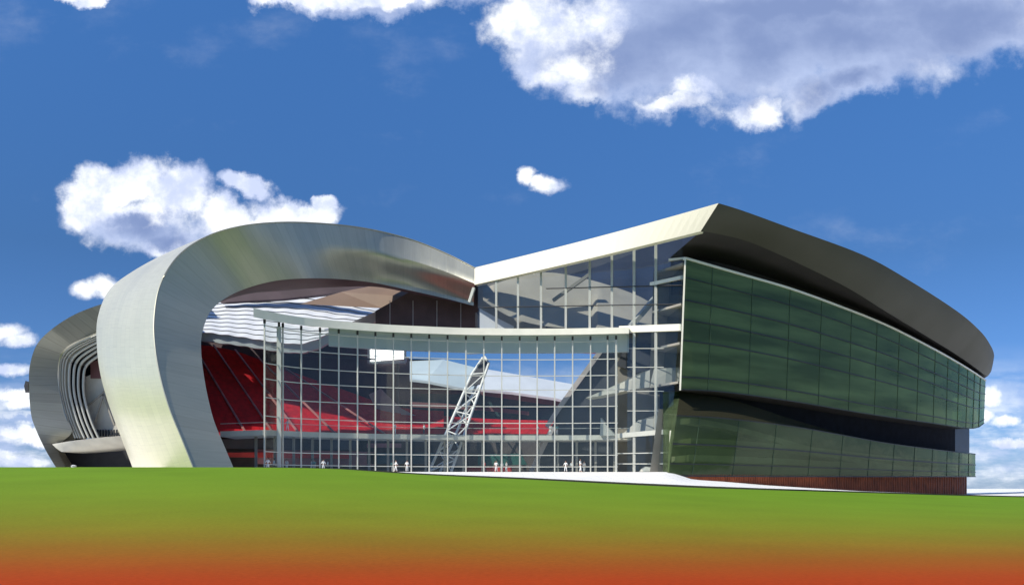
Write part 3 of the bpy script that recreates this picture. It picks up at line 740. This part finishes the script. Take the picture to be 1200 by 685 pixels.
for y in (415, 430, 446): MB().rail([P(c, y+(c-340)*.06, 190) for c in rng(345, 440, 6)], .3, .35).build('rear_rail', 'slate_wall', ls)
band('stair_wall', [(432, 462), (446, 455), (470, 478), (490, 488), (470, 488), (440, 478)], 185, 'grey_stair', ls)
# white ridged roof of that stand: rows of shallow waves
wr = MB(); rr = []
def roof_row(t, up=0, fwd=0):
    row = []
    for s_ in rng(0, 1, 70):
        pxb = lerp(225, 402, s_); pxt = lerp(240, 475, s_)
        yb = smooth(pxb, [(225, 388), (275, 394), (330, 402), (360, 402), (402, 384)]); yt = smooth(pxt, [(240, 350), (300, 344.5), (370, 345), (430, 357), (475, 372)])
        p = P(lerp(pxb, pxt, t), lerp(yb, yt, t), lerp(163, 190, t))
        row.append(p+Vector((0, -fwd, up+.07*math.sin(s_*58+t*9))))
    return row
for k in range(10):
    rr.append(roof_row(k/10)); rr.append(roof_row(k/10, .03, .5))
rr.append(roof_row(1.0)); wr.grid(rr); wr.build('ridged_roof', 'white_roof', ls)
MB().slab(rr[0], [p-Vector((0, -.4, 1.5)) for p in rr[0]], (0, 1, 0)).build('roof_gutter', 'ice_roof', ls)
MB().prism([P(408, 379, 170), P(446, 362.5, 170), P(457, 367, 170), P(452, 371, 170), P(432, 381, 170)], (0, 2, 0)).build('roof_end', 'grey_stair', ls)

fs = thing('grandstand', P(600, 552, 220), 'far stand with pale roofs over maroon-shaded, teal and red tiers behind the screen', 'grandstand')
B2, T2 = stand(fs, [(470, 513, 186), (560, 513, 190), (700, 513, 194)], [(470, 484, 206), (520, 488, 208), (590, 492, 212), (700, 494, 214)], 9, 'red_seat', 30)
band('shaded_upper_tier', [(470, 438), (545, 450), (600, 456), (700, 474), (700, 482), (560, 462), (470, 460)], 216, 'maroon_wall', fs)  # maroon puts the roof's shadow on this tier into the colour
band('middle_tier', [(470, 458), (560, 461), (700, 480), (700, 502), (470, 495)], 217, 'teal_wall', fs)
band('maroon_band', [(470, 470), (560, 474), (620, 482), (620, 486), (560, 480), (470, 476)], 215, 'maroon_wall', fs)
band('rear_structure', [(225, 500), (700, 500), (700, 552), (225, 552)], 221, 'floor_dark', fs)
MB().prism([P(400, 434, 212), P(440, 440, 212), P(500, 446, 212), P(556, 457, 212), P(556, 430, 226), P(520, 421, 226), P(470, 420, 226), P(430, 425, 226)], (0, 0, -.6)).build('pale_roof', 'ice_roof', fs)
MB().prism([P(556, 455, 210), P(600, 459, 212), P(650, 466, 214), P(700, 478, 216), P(700, 455, 228), P(650, 446, 228), P(600, 438, 226), P(563, 431, 224)], (0, 0, -.6)).build('white_roof', 'white_roof', fs)
band('gantry', [(388, 400), (474, 402), (474, 424), (432, 425), (400, 434), (388, 434)], 227, 'brown_wall', fs)
band('score_panel', [(668, 405), (700, 404), (698, 414), (672, 413)], 205, 'red_board', fs)
fl = thing('glow_panel', P(453, 425, 195), 'bright rectangular white panel glowing behind the screen grid', 'glow_panel')
band('glow_sheet', [(434, 403), (473, 402.5), (473, 420), (434, 423)], 194.6, 'glow_white', fl, .3)  # emissive panel put in for a bright white patch
fm = MB()
for a, b in (((432, 401), (475, 401)), ((475, 401), (475, 424)), ((475, 424), (432, 425)), ((432, 425), (432, 401))): fm.bar(P(*a, 195), P(*b, 195), .4, .6)
fm.build('frame', 'ice_roof', fl)
for c in (440, 466): MB().bar(P(c, 424, 195.3), P(c, 505, 195.3), .5, .5).build('post', 'slate_wall', fl)

# ------------------------------------------------------------------ leaning lattice mast
tm = thing('lattice_mast', P(515, 552, 146), 'white steel lattice mast leaning to the right behind the glass screen, dark towards its tip', 'mast')
A0, A1 = P(503, 552, 146.5), P(553, 438, 158); B0, B1 = P(529, 552, 146.5), P(573, 425, 158); tip = P(567, 417, 160)
C0, C1 = P(516, 552, 149.5), P(566, 432, 160)
ch = [(A0, A1), (B0, B1), (C0, C1)]
for a, b in ch: MB().tube([a, b, b.lerp(tip, .9)], .23, 8).build('chord', 'mast_white', tm)
for (a0, a1), (b0, b1) in ((ch[0], ch[1]), (ch[1], ch[2]), (ch[0], ch[2])):
    n = 10
    for k in range(n):
        t0, t1 = k/n, (k+1)/n
        p, q = (a0.lerp(a1, t0), b0.lerp(b1, t1)) if k % 2 == 0 else (b0.lerp(b1, t0), a0.lerp(a1, t1))
        MB().tube([p, q], .12, 6).build('lacing', 'mast_white', tm)
MB().prism([A0.lerp(A1, .86), B0.lerp(B1, .80), B1, tip, A1], (0.1, .9, 0)).build('mast_head', 'dark_steel', tm)
MB().bar(P(547, 412, 157), P(569, 411, 157), .7, .8).build('cable_block', 'ice_roof', tm)

# ------------------------------------------------------------------ people
def skin_mesh(name, verts, edges, radii, m, sub=1):
    me = bpy.data.meshes.new(name); me.from_pydata(verts, edges, []); o = bpy.data.objects.new(name, me); C.objects.link(o)
    md = o.modifiers.new('s', 'SKIN'); md.use_smooth_shade = True
    for i, r in enumerate(radii): me.skin_vertices[0].data[i].radius = r
    me.skin_vertices[0].data[0].use_root = True
    sb = o.modifiers.new('u', 'SUBSURF'); sb.levels = sub; sb.render_levels = sub
    dg = bpy.context.evaluated_depsgraph_get(); nm = bpy.data.meshes.new_from_object(o.evaluated_get(dg))
    bpy.data.objects.remove(o); nm.name = name; nm.materials.clear(); nm.materials.append(MATS[m])
    for p in nm.polygons: p.use_smooth = True; p.material_index = 0
    return nm
def body_meshes(stride, armL, armR, female):
    w = .19 if not female else .165
    J = dict(pel=(0, 0, .95), waist=(0, .0, 1.08), chest=(0, .0, 1.30), neck=(0, 0, 1.50), head0=(0, -.01, 1.60), head1=(0, -.02, 1.72))
    V = [J['pel'], J['waist'], J['chest'], J['neck'], J['head0'], J['head1']]
    R = [(.13, .10), (.115, .09), (.15, .10), (.05, .05), (.075, .09), (.07, .085)]
    E = [(0, 1), (1, 2), (2, 3), (3, 4), (4, 5)]
    for sgn, arm in ((-1, armL), (1, armR)):
        s0 = len(V); el = (sgn*(w+.06), arm*.10, 1.16); wr_ = (sgn*(w+.05), arm*.30-.04, .95+abs(arm)*.10)
        V += [(sgn*w, 0, 1.42), el, wr_, (sgn*(w+.045), wr_[1]-.03, wr_[2]-.09)]
        R += [(.055, .055), (.042, .042), (.03, .03), (.025, .038)]; E += [(2, s0), (s0, s0+1), (s0+1, s0+2), (s0+2, s0+3)]
        for f_ in range(4):
            V.append((sgn*(w+.045)+(f_-1.5)*.014*1, wr_[1]-.04+(f_-1.5)*.014, wr_[2]-.17+abs(f_-1.4)*.01)); R.append((.008, .008)); E.append((s0+3, len(V)-1))
        V.append((sgn*(w+.03), wr_[1]-.075, wr_[2]-.12)); R.append((.009, .009)); E.append((s0+3, len(V)-1))
        l0 = len(V); d = stride*sgn
        V += [(sgn*.09, 0, .88), (sgn*.10, -.04+d*.45, .50), (sgn*.10, d, .09), (sgn*.11, d-.15, .04)]
        R += [(.085, .09), (.06, .06), (.04, .045), (.04, .03)]; E += [(0, l0), (l0, l0+1), (l0+1, l0+2), (l0+2, l0+3)]
    body = skin_mesh('body', V, E, R, 'skin')
    # shirt and trousers: looser skins round the same joints
    sv = [(0, 0, .93), V[1], V[2], (0, 0, 1.46)]; sr = [(.15, .12), (.135, .11), (.17, .125), (.07, .07)]; se = [(0, 1), (1, 2), (2, 3)]
    for sgn, s0 in ((-1, 6), (1, 6+9+4)):
        k = len(sv); sv += [V[s0], V[s0+1], tuple(lerp(a, b, .85) for a, b in zip(V[s0+1], V[s0+2]))]; sr += [(.07, .07), (.055, .055), (.042, .042)]
        se += [(2, k), (k, k+1), (k+1, k+2)]
    tv = [(0, 0, .98), (0, 0, .92)]; tr_ = [(.14, .115), (.15, .12)]; te = [(0, 1)]
    for l0 in (6+9, 6+9+4+9):
        k = len(tv); tv += [V[l0], V[l0+1], V[l0+2]]; tr_ += [(.10, .10), (.075, .075), (.06, .06)]; te += [(1, k), (k, k+1), (k+1, k+2)]
    return body, sv, se, sr, tv, te, tr_
hairv = [(0, .02, 1.70), (0, .015, 1.78), (0, .05, 1.62)]
vari = []
for st_, aL, aR, fem, top_, bot_ in ((.16, -1, 1, False, 'cloth_white', 'cloth_white'), (.05, .2, -.3, True, 'cloth_pale', 'cloth_white'), (.22, 1, -1, False, 'cloth_red', 'cloth_dark'), (.03, -.2, -1.3, False, 'cloth_teal', 'cloth_pale'), (.04, .1, .1, False, 'cloth_white', 'cloth_dark')):
    b, sv, se, sr, tv, te, tr_ = body_meshes(st_, aL, aR, fem)
    sm_ = skin_mesh('shirt', sv, se, sr, top_); tm_ = skin_mesh('trousers', tv, te, tr_, bot_)
    hm = skin_mesh('hair', hairv, [(0, 1), (0, 2)], [(.088, .085), (.07, .075), (.07, .05)], 'hair')
    vari.append((b, sm_, tm_, hm))
def person(px, Y, z, v, rz, label, group, sc=1.0):
    r = thing('person', Vector((X_(px, Y), Y, z)), label, 'person', group); r.rotation_euler.z = rz; r.scale = (sc, sc, sc)
    for n, me in zip(('body', 'shirt', 'trousers', 'hair'), vari[v]):
        o = bpy.data.objects.new(n, me); C.objects.link(o); o.parent = r
gl_ = 'people along the foot of the glass screen'; gu = 'people on the first floor walkway'
pz = [
 (314, 0, 'person in white at the far left end of the glass screen'), (321, 4, 'person in a white top just left of the thick post of the screen'),
 (336, 1, 'person in pale clothes just right of the thick post of the screen'), (365, 1, 'person in pale clothes below the red panel, left one of a close pair'),
 (368.5, 3, 'person in a teal top below the red panel, right one of a close pair'), (379, 0, 'person all in white below the right end of the red panel'), (384, 4, 'person in white top and dark trousers beside the fourth thin post'),
 (460, 3, 'person in a teal top left of the leaning mast, leftmost of three there'), (464, 0, 'person all in white left of the leaning mast, middle of three there'),
 (477, 0, 'person all in white left of the leaning mast, nearest to it of three'),
 (568, 2, 'person in a red top under the teal panel, leftmost in that row'), (580, 2, 'person in a red top beside the person in white under the teal panel'), (581.5, 0, 'person all in white under the teal panel, left of a post'),
 (588.5, 4, 'person in white top and dark trousers under the teal panel'), (593.5, 1, 'person in pale clothes at the right end of the teal panel'),
 (663, 0, 'person all in white at the dark wall, leftmost of four there'), (670, 4, 'person in white top and dark trousers at the dark wall'),
 (680, 0, 'tallest person all in white at the dark wall, left of a pair'), (684.5, 1, 'person in pale clothes at the dark wall, right of the tall one in white')]
for i, (px, v, lb_) in enumerate(pz):
    Y = scrY(px)+(1.5 if v else -1.3); s_ = 1.0 if 'tallest' not in lb_ else 1.18
    person(px, Y, za if px > 300 else za, v, random.uniform(-1.2, 1.2), lb_, gl_, s_*1.0)
pu = [(337, 0, 'person in white standing on the walkway above the red stripe'), (463, 0, 'person in white on the walkway left of the mast'), (497, 4, 'person in white top and dark trousers on the walkway beside the mast'),
      (630, 0, 'person in white on the walkway in front of the red tier'), (645, 1, 'person in pale clothes on the walkway by the raking edge'), (653, 3, 'person in a teal top on the walkway by the dark wall')]
for px, v, lb_ in pu: person(px, dY(px)+2.8, dz+.02, v, random.uniform(-1, 1), lb_, gu)

# ------------------------------------------------------------------ sky with clouds (directional, in the world)
SUN_EL, SUN_AZ = math.radians(42), math.radians(-128)  # azimuth from +Y, negative = left
sd = Vector((math.sin(SUN_AZ)*math.cos(SUN_EL), math.cos(SUN_AZ)*math.cos(SUN_EL), math.sin(SUN_EL)))
W = bpy.data.worlds.new('World'); S.world = W; W.use_nodes = True
nt = W.node_tree; N = nt.nodes; L = nt.links
for n in list(N): N.remove(n)
out = N.new('ShaderNodeOutputWorld'); bg = N.new('ShaderNodeBackground'); bg.inputs['Strength'].default_value = 0.10
L.new(bg.outputs[0], out.inputs[0])
sky = N.new('ShaderNodeTexSky'); sky.sky_type = 'NISHITA'; sky.sun_disc = False
sky.sun_elevation = SUN_EL; sky.sun_rotation = SUN_AZ; sky.air_density = 1.0; sky.dust_density = 0.3; sky.ozone_density = 3.0; sky.altitude = 200
tc = N.new('ShaderNodeTexCoord'); nrm = N.new('ShaderNodeVectorMath'); nrm.operation = 'NORMALIZE'; L.new(tc.outputs['Generated'], nrm.inputs[0])
sep = N.new('ShaderNodeSeparateXYZ'); L.new(nrm.outputs[0], sep.inputs[0])
def M(op, a, b=None, c=None, clamp=False):
    n = N.new('ShaderNodeMath'); n.operation = op; n.use_clamp = clamp
    for i, x in enumerate((a, b, c)):
        if x is None: continue
        if isinstance(x, (int, float)): n.inputs[i].default_value = x
        else: L.new(x, n.inputs[i])
    return n.outputs[0]
def SM(x, lo, hi):
    n = N.new('ShaderNodeMapRange'); n.interpolation_type = 'SMOOTHSTEP'; n.inputs['From Min'].default_value = lo; n.inputs['From Max'].default_value = hi
    L.new(x, n.inputs['Value']); return n.outputs['Result']
yy = M('MAXIMUM', sep.outputs['Y'], 0.05)
U = M('DIVIDE', sep.outputs['X'], yy); Vv = M('DIVIDE', sep.outputs['Z'], yy)
uv = N.new('ShaderNodeCombineXYZ'); L.new(U, uv.inputs[0]); L.new(Vv, uv.inputs[1])
def noise(scale, detail, rough, vec, off=(0, 0, 0), sc=(1, 1, 1)):
    mp = N.new('ShaderNodeMapping'); mp.inputs['Location'].default_value = off; mp.inputs['Scale'].default_value = sc; L.new(vec, mp.inputs[0])
    n = N.new('ShaderNodeTexNoise'); n.inputs['Scale'].default_value = scale; n.inputs['Detail'].default_value = detail; n.inputs['Roughness'].default_value = rough
    L.new(mp.outputs[0], n.inputs['Vector']); return n
def vm(op, a, b):
    n = N.new('ShaderNodeVectorMath'); n.operation = op
    for i, x in enumerate((a, b)):
        if isinstance(x, tuple): n.inputs[i].default_value = x
        elif x is not None: L.new(x, n.inputs[i])
    return n
nw = noise(9, 8, 0.62, uv.outputs[0])
dsp = vm('MULTIPLY', vm('SUBTRACT', nw.outputs['Color'], (.5, .5, .5)).outputs[0], (.115, .09, 0))
q = vm('ADD', uv.outputs[0], dsp.outputs[0]).outputs[0]
def blobs(lst, vec):
    acc = None
    for cx, cy, rx, ry in lst:
        c = ((cx-PX0)/F, (HY-cy)/F, 0)
        d = vm('SUBTRACT', vec, c).outputs[0]; d = vm('MULTIPLY', d, (F/rx, F/ry, 0)).outputs[0]
        ln = N.new('ShaderNodeVectorMath'); ln.operation = 'LENGTH'; L.new(d, ln.inputs[0])
        v = M('SUBTRACT', 1.0, ln.outputs['Value'])
        acc = v if acc is None else M('MAXIMUM', acc, v)
    return acc
cl = [(632, 30, 66, 60), (650, 78, 75, 40), (700, 60, 115, 72), (690, 112, 40, 20), (800, 40, 180, 92), (790, 115, 60, 16), (878, 122, 36, 22), (900, 50, 150, 80), (960, 105, 60, 28),
      (1010, 40, 190, 70), (1130, 20, 170, 60), (1010, 92, 60, 26), (960, 10, 330, 40),
      (108, 240, 46, 38), (135, 215, 42, 34), (165, 212, 46, 32), (205, 232, 52, 38), (160, 262, 70, 36), (200, 280, 60, 22), (283, 218, 34, 17), (275, 260, 75, 26), (345, 243, 58, 24), (375, 228, 22, 12),
      (115, 0, 60, 12), (430, -6, 170, 24), (340, 2, 60, 10), (530, -4, 40, 9),
      ]
cs = [(619, 206, 12, 10), (642, 215, 22, 10), (630, 212, 14, 7), (104, 339, 22, 13), (124, 334, 20, 12), (132, 344, 18, 8),
      (8, 386, 32, 12), (26, 396, 28, 10), (6, 432, 34, 8), (12, 462, 34, 11), (34, 472, 36, 8), (20, 504, 44, 11), (48, 514, 34, 10), (30, 536, 50, 8),
      (1163, 466, 18, 20), (1152, 488, 24, 9), (1184, 494, 26, 8), (1190, 520, 40, 7)]
q2 = vm('ADD', uv.outputs[0], vm('MULTIPLY', dsp.outputs[0], (.62, .5, 0)).outputs[0]).outputs[0]
D = M('MAXIMUM', blobs(cl, q), M('SUBTRACT', blobs([(a, b, c*1.45, d*1.45) for a, b, c, d in cs], q2), .30))
nf = noise(30, 12, 0.64, uv.outputs[0])
D2 = M('ADD', D, M('MULTIPLY', M('SUBTRACT', nf.outputs['Fac'], .5), .85))
dens = SM(D2, -0.10, 0.46)
# low streaks near the horizon
nl = noise(7, 8, .6, uv.outputs[0], (3.1, 0, 0), (1, 4.2, 1))
low = M('MULTIPLY', SM(nl.outputs['Fac'], .40, .62), M('MULTIPLY', M('SUBTRACT', 1.0, SM(Vv, .04, .17)), SM(Vv, -.02, .02)))
low = M('MULTIPLY', low, .85)
# thin veil wisps
nv = noise(4, 8, .62, uv.outputs[0], (7.3, 2, 0), (1, 1.6, 1))
veil = M('MULTIPLY', SM(nv.outputs['Fac'], .55, .8), .14)
front = SM(sep.outputs['Y'], .1, .35)
# free clouds for the half of the sky behind the viewer
nb = noise(3.0, 9, .6, nrm.outputs[0], (1.3, .4, 2.2), (1, 1, 1.8))
rear = M('MULTIPLY', SM(nb.outputs['Fac'], .54, .66), M('SUBTRACT', 1.0, front))
dens = M('MULTIPLY', M('MAXIMUM', M('MAXIMUM', dens, low), veil), front)
densA = M('MAXIMUM', dens, rear)
# shaded parts of the clouds (lavender grey undersides)
gr = [(820, 40, 260, 130), (960, 50, 250, 130), (1100, 20, 250, 110), (740, 80, 110, 90), (168, 272, 80, 20), (150, 258, 40, 14), (560, 2, 60, 20), (440, 12, 90, 10), (45, 490, 60, 6), (20, 445, 60, 8), (10, 520, 70, 8)]
hi = [(622, 25, 62, 55), (665, 80, 52, 30), (640, 95, 40, 20), (780, 113, 44, 13), (815, 100, 24, 11), (880, 126, 34, 15), (690, 20, 40, 30)]
G = blobs(gr, q)
ng = noise(12, 8, .6, uv.outputs[0], (5, 5, 0))
G2 = SM(M('ADD', G, M('MULTIPLY', M('SUBTRACT', ng.outputs['Fac'], .5), 1.4)), -.15, .6)
nh = noise(20, 10, .7, uv.outputs[0], (1, 6, 0))
Hh = SM(M('ADD', blobs(hi, q), M('MULTIPLY', M('SUBTRACT', nh.outputs['Fac'], .5), 2.4)), -.35, .95)
G2 = M('MULTIPLY', M('MULTIPLY', G2, M('SUBTRACT', 1.0, Hh)), front)
def rgbmix(f, a, b, mode='MIX'):
    n = N.new('ShaderNodeMix'); n.data_type = 'RGBA'; n.blend_type = mode
    if isinstance(f, float): n.inputs['Factor'].default_value = f
    else: L.new(f, n.inputs['Factor'])
    for k, x in (('A', a), ('B', b)):
        if isinstance(x, tuple): n.inputs[k].default_value = (*x, 1)
        else: L.new(x, n.inputs[k])
    return n.outputs['Result']
# soft billow relief inside the white
nbw = noise(16, 9, .6, uv.outputs[0], (2, 9, 0))
white = rgbmix(SM(nbw.outputs['Fac'], .36, .62), (6.0, 6.8, 9.2), (11.0, 11.2, 11.4))
ngd = noise(9, 9, .55, uv.outputs[0], (8, 1, 0), (1, 1.5, 1))
gsh = SM(M('ADD', D, M('MULTIPLY', M('SUBTRACT', ngd.outputs['Fac'], .5), 1.3)), -.1, 1.0)
grey = rgbmix(gsh, (5.0, 6.0, 8.6), (2.2, 3.0, 5.4))
ccol = rgbmix(G2, white, grey)
rp = N.new('ShaderNodeValToRGB'); L.new(sep.outputs['Z'], rp.inputs['Fac'])
cr = rp.color_ramp; cr.elements[0].position = 0.0; cr.elements[0].color = (.36, .53, .98, 1); cr.elements[1].position = .46; cr.elements[1].color = (.50, .92, 1.36, 1)
e = cr.elements.new(.24); e.color = (.34, .57, .86, 1)
skc = rgbmix(1.0, sky.outputs['Color'], rp.outputs['Color'], 'MULTIPLY')
fin = rgbmix(densA, skc, ccol)
L.new(fin, bg.inputs['Color'])
W.cycles.sampling_method = 'MANUAL'; W.cycles.sample_map_resolution = 512

sun = bpy.data.lights.new('sun', 'SUN'); sun.energy = 4.7; sun.angle = math.radians(.5); sun.color = (1.0, .94, .82)
so_ = bpy.data.objects.new('sun', sun); C.objects.link(so_); so_.rotation_euler = sd.to_track_quat('Z', 'Y').to_euler(); so_.location = (-60, 20, 90)

# ------------------------------------------------------------------ camera and render
cam = bpy.data.cameras.new('camera'); cam.sensor_width = 36; cam.lens = 36*F/1200; cam.shift_y = (HY-342.5)/1200
cam.clip_start = .1; cam.clip_end = 12000
co = bpy.data.objects.new('camera', cam); C.objects.link(co); co.location = (0, 0, EYE); co.rotation_euler = (PI/2, 0, 0)
S.camera = co
S.render.engine = 'CYCLES'; S.render.resolution_x = 1024; S.render.resolution_y = 584
S.cycles.max_bounces = 8; S.cycles.transparent_max_bounces = 16; S.cycles.caustics_reflective = False; S.cycles.caustics_refractive = False
S.view_settings.view_transform = 'Standard'; S.view_settings.look = 'None'; S.view_settings.gamma = 1; S.view_settings.exposure = 0.15
S.view_settings.use_curve_mapping = False
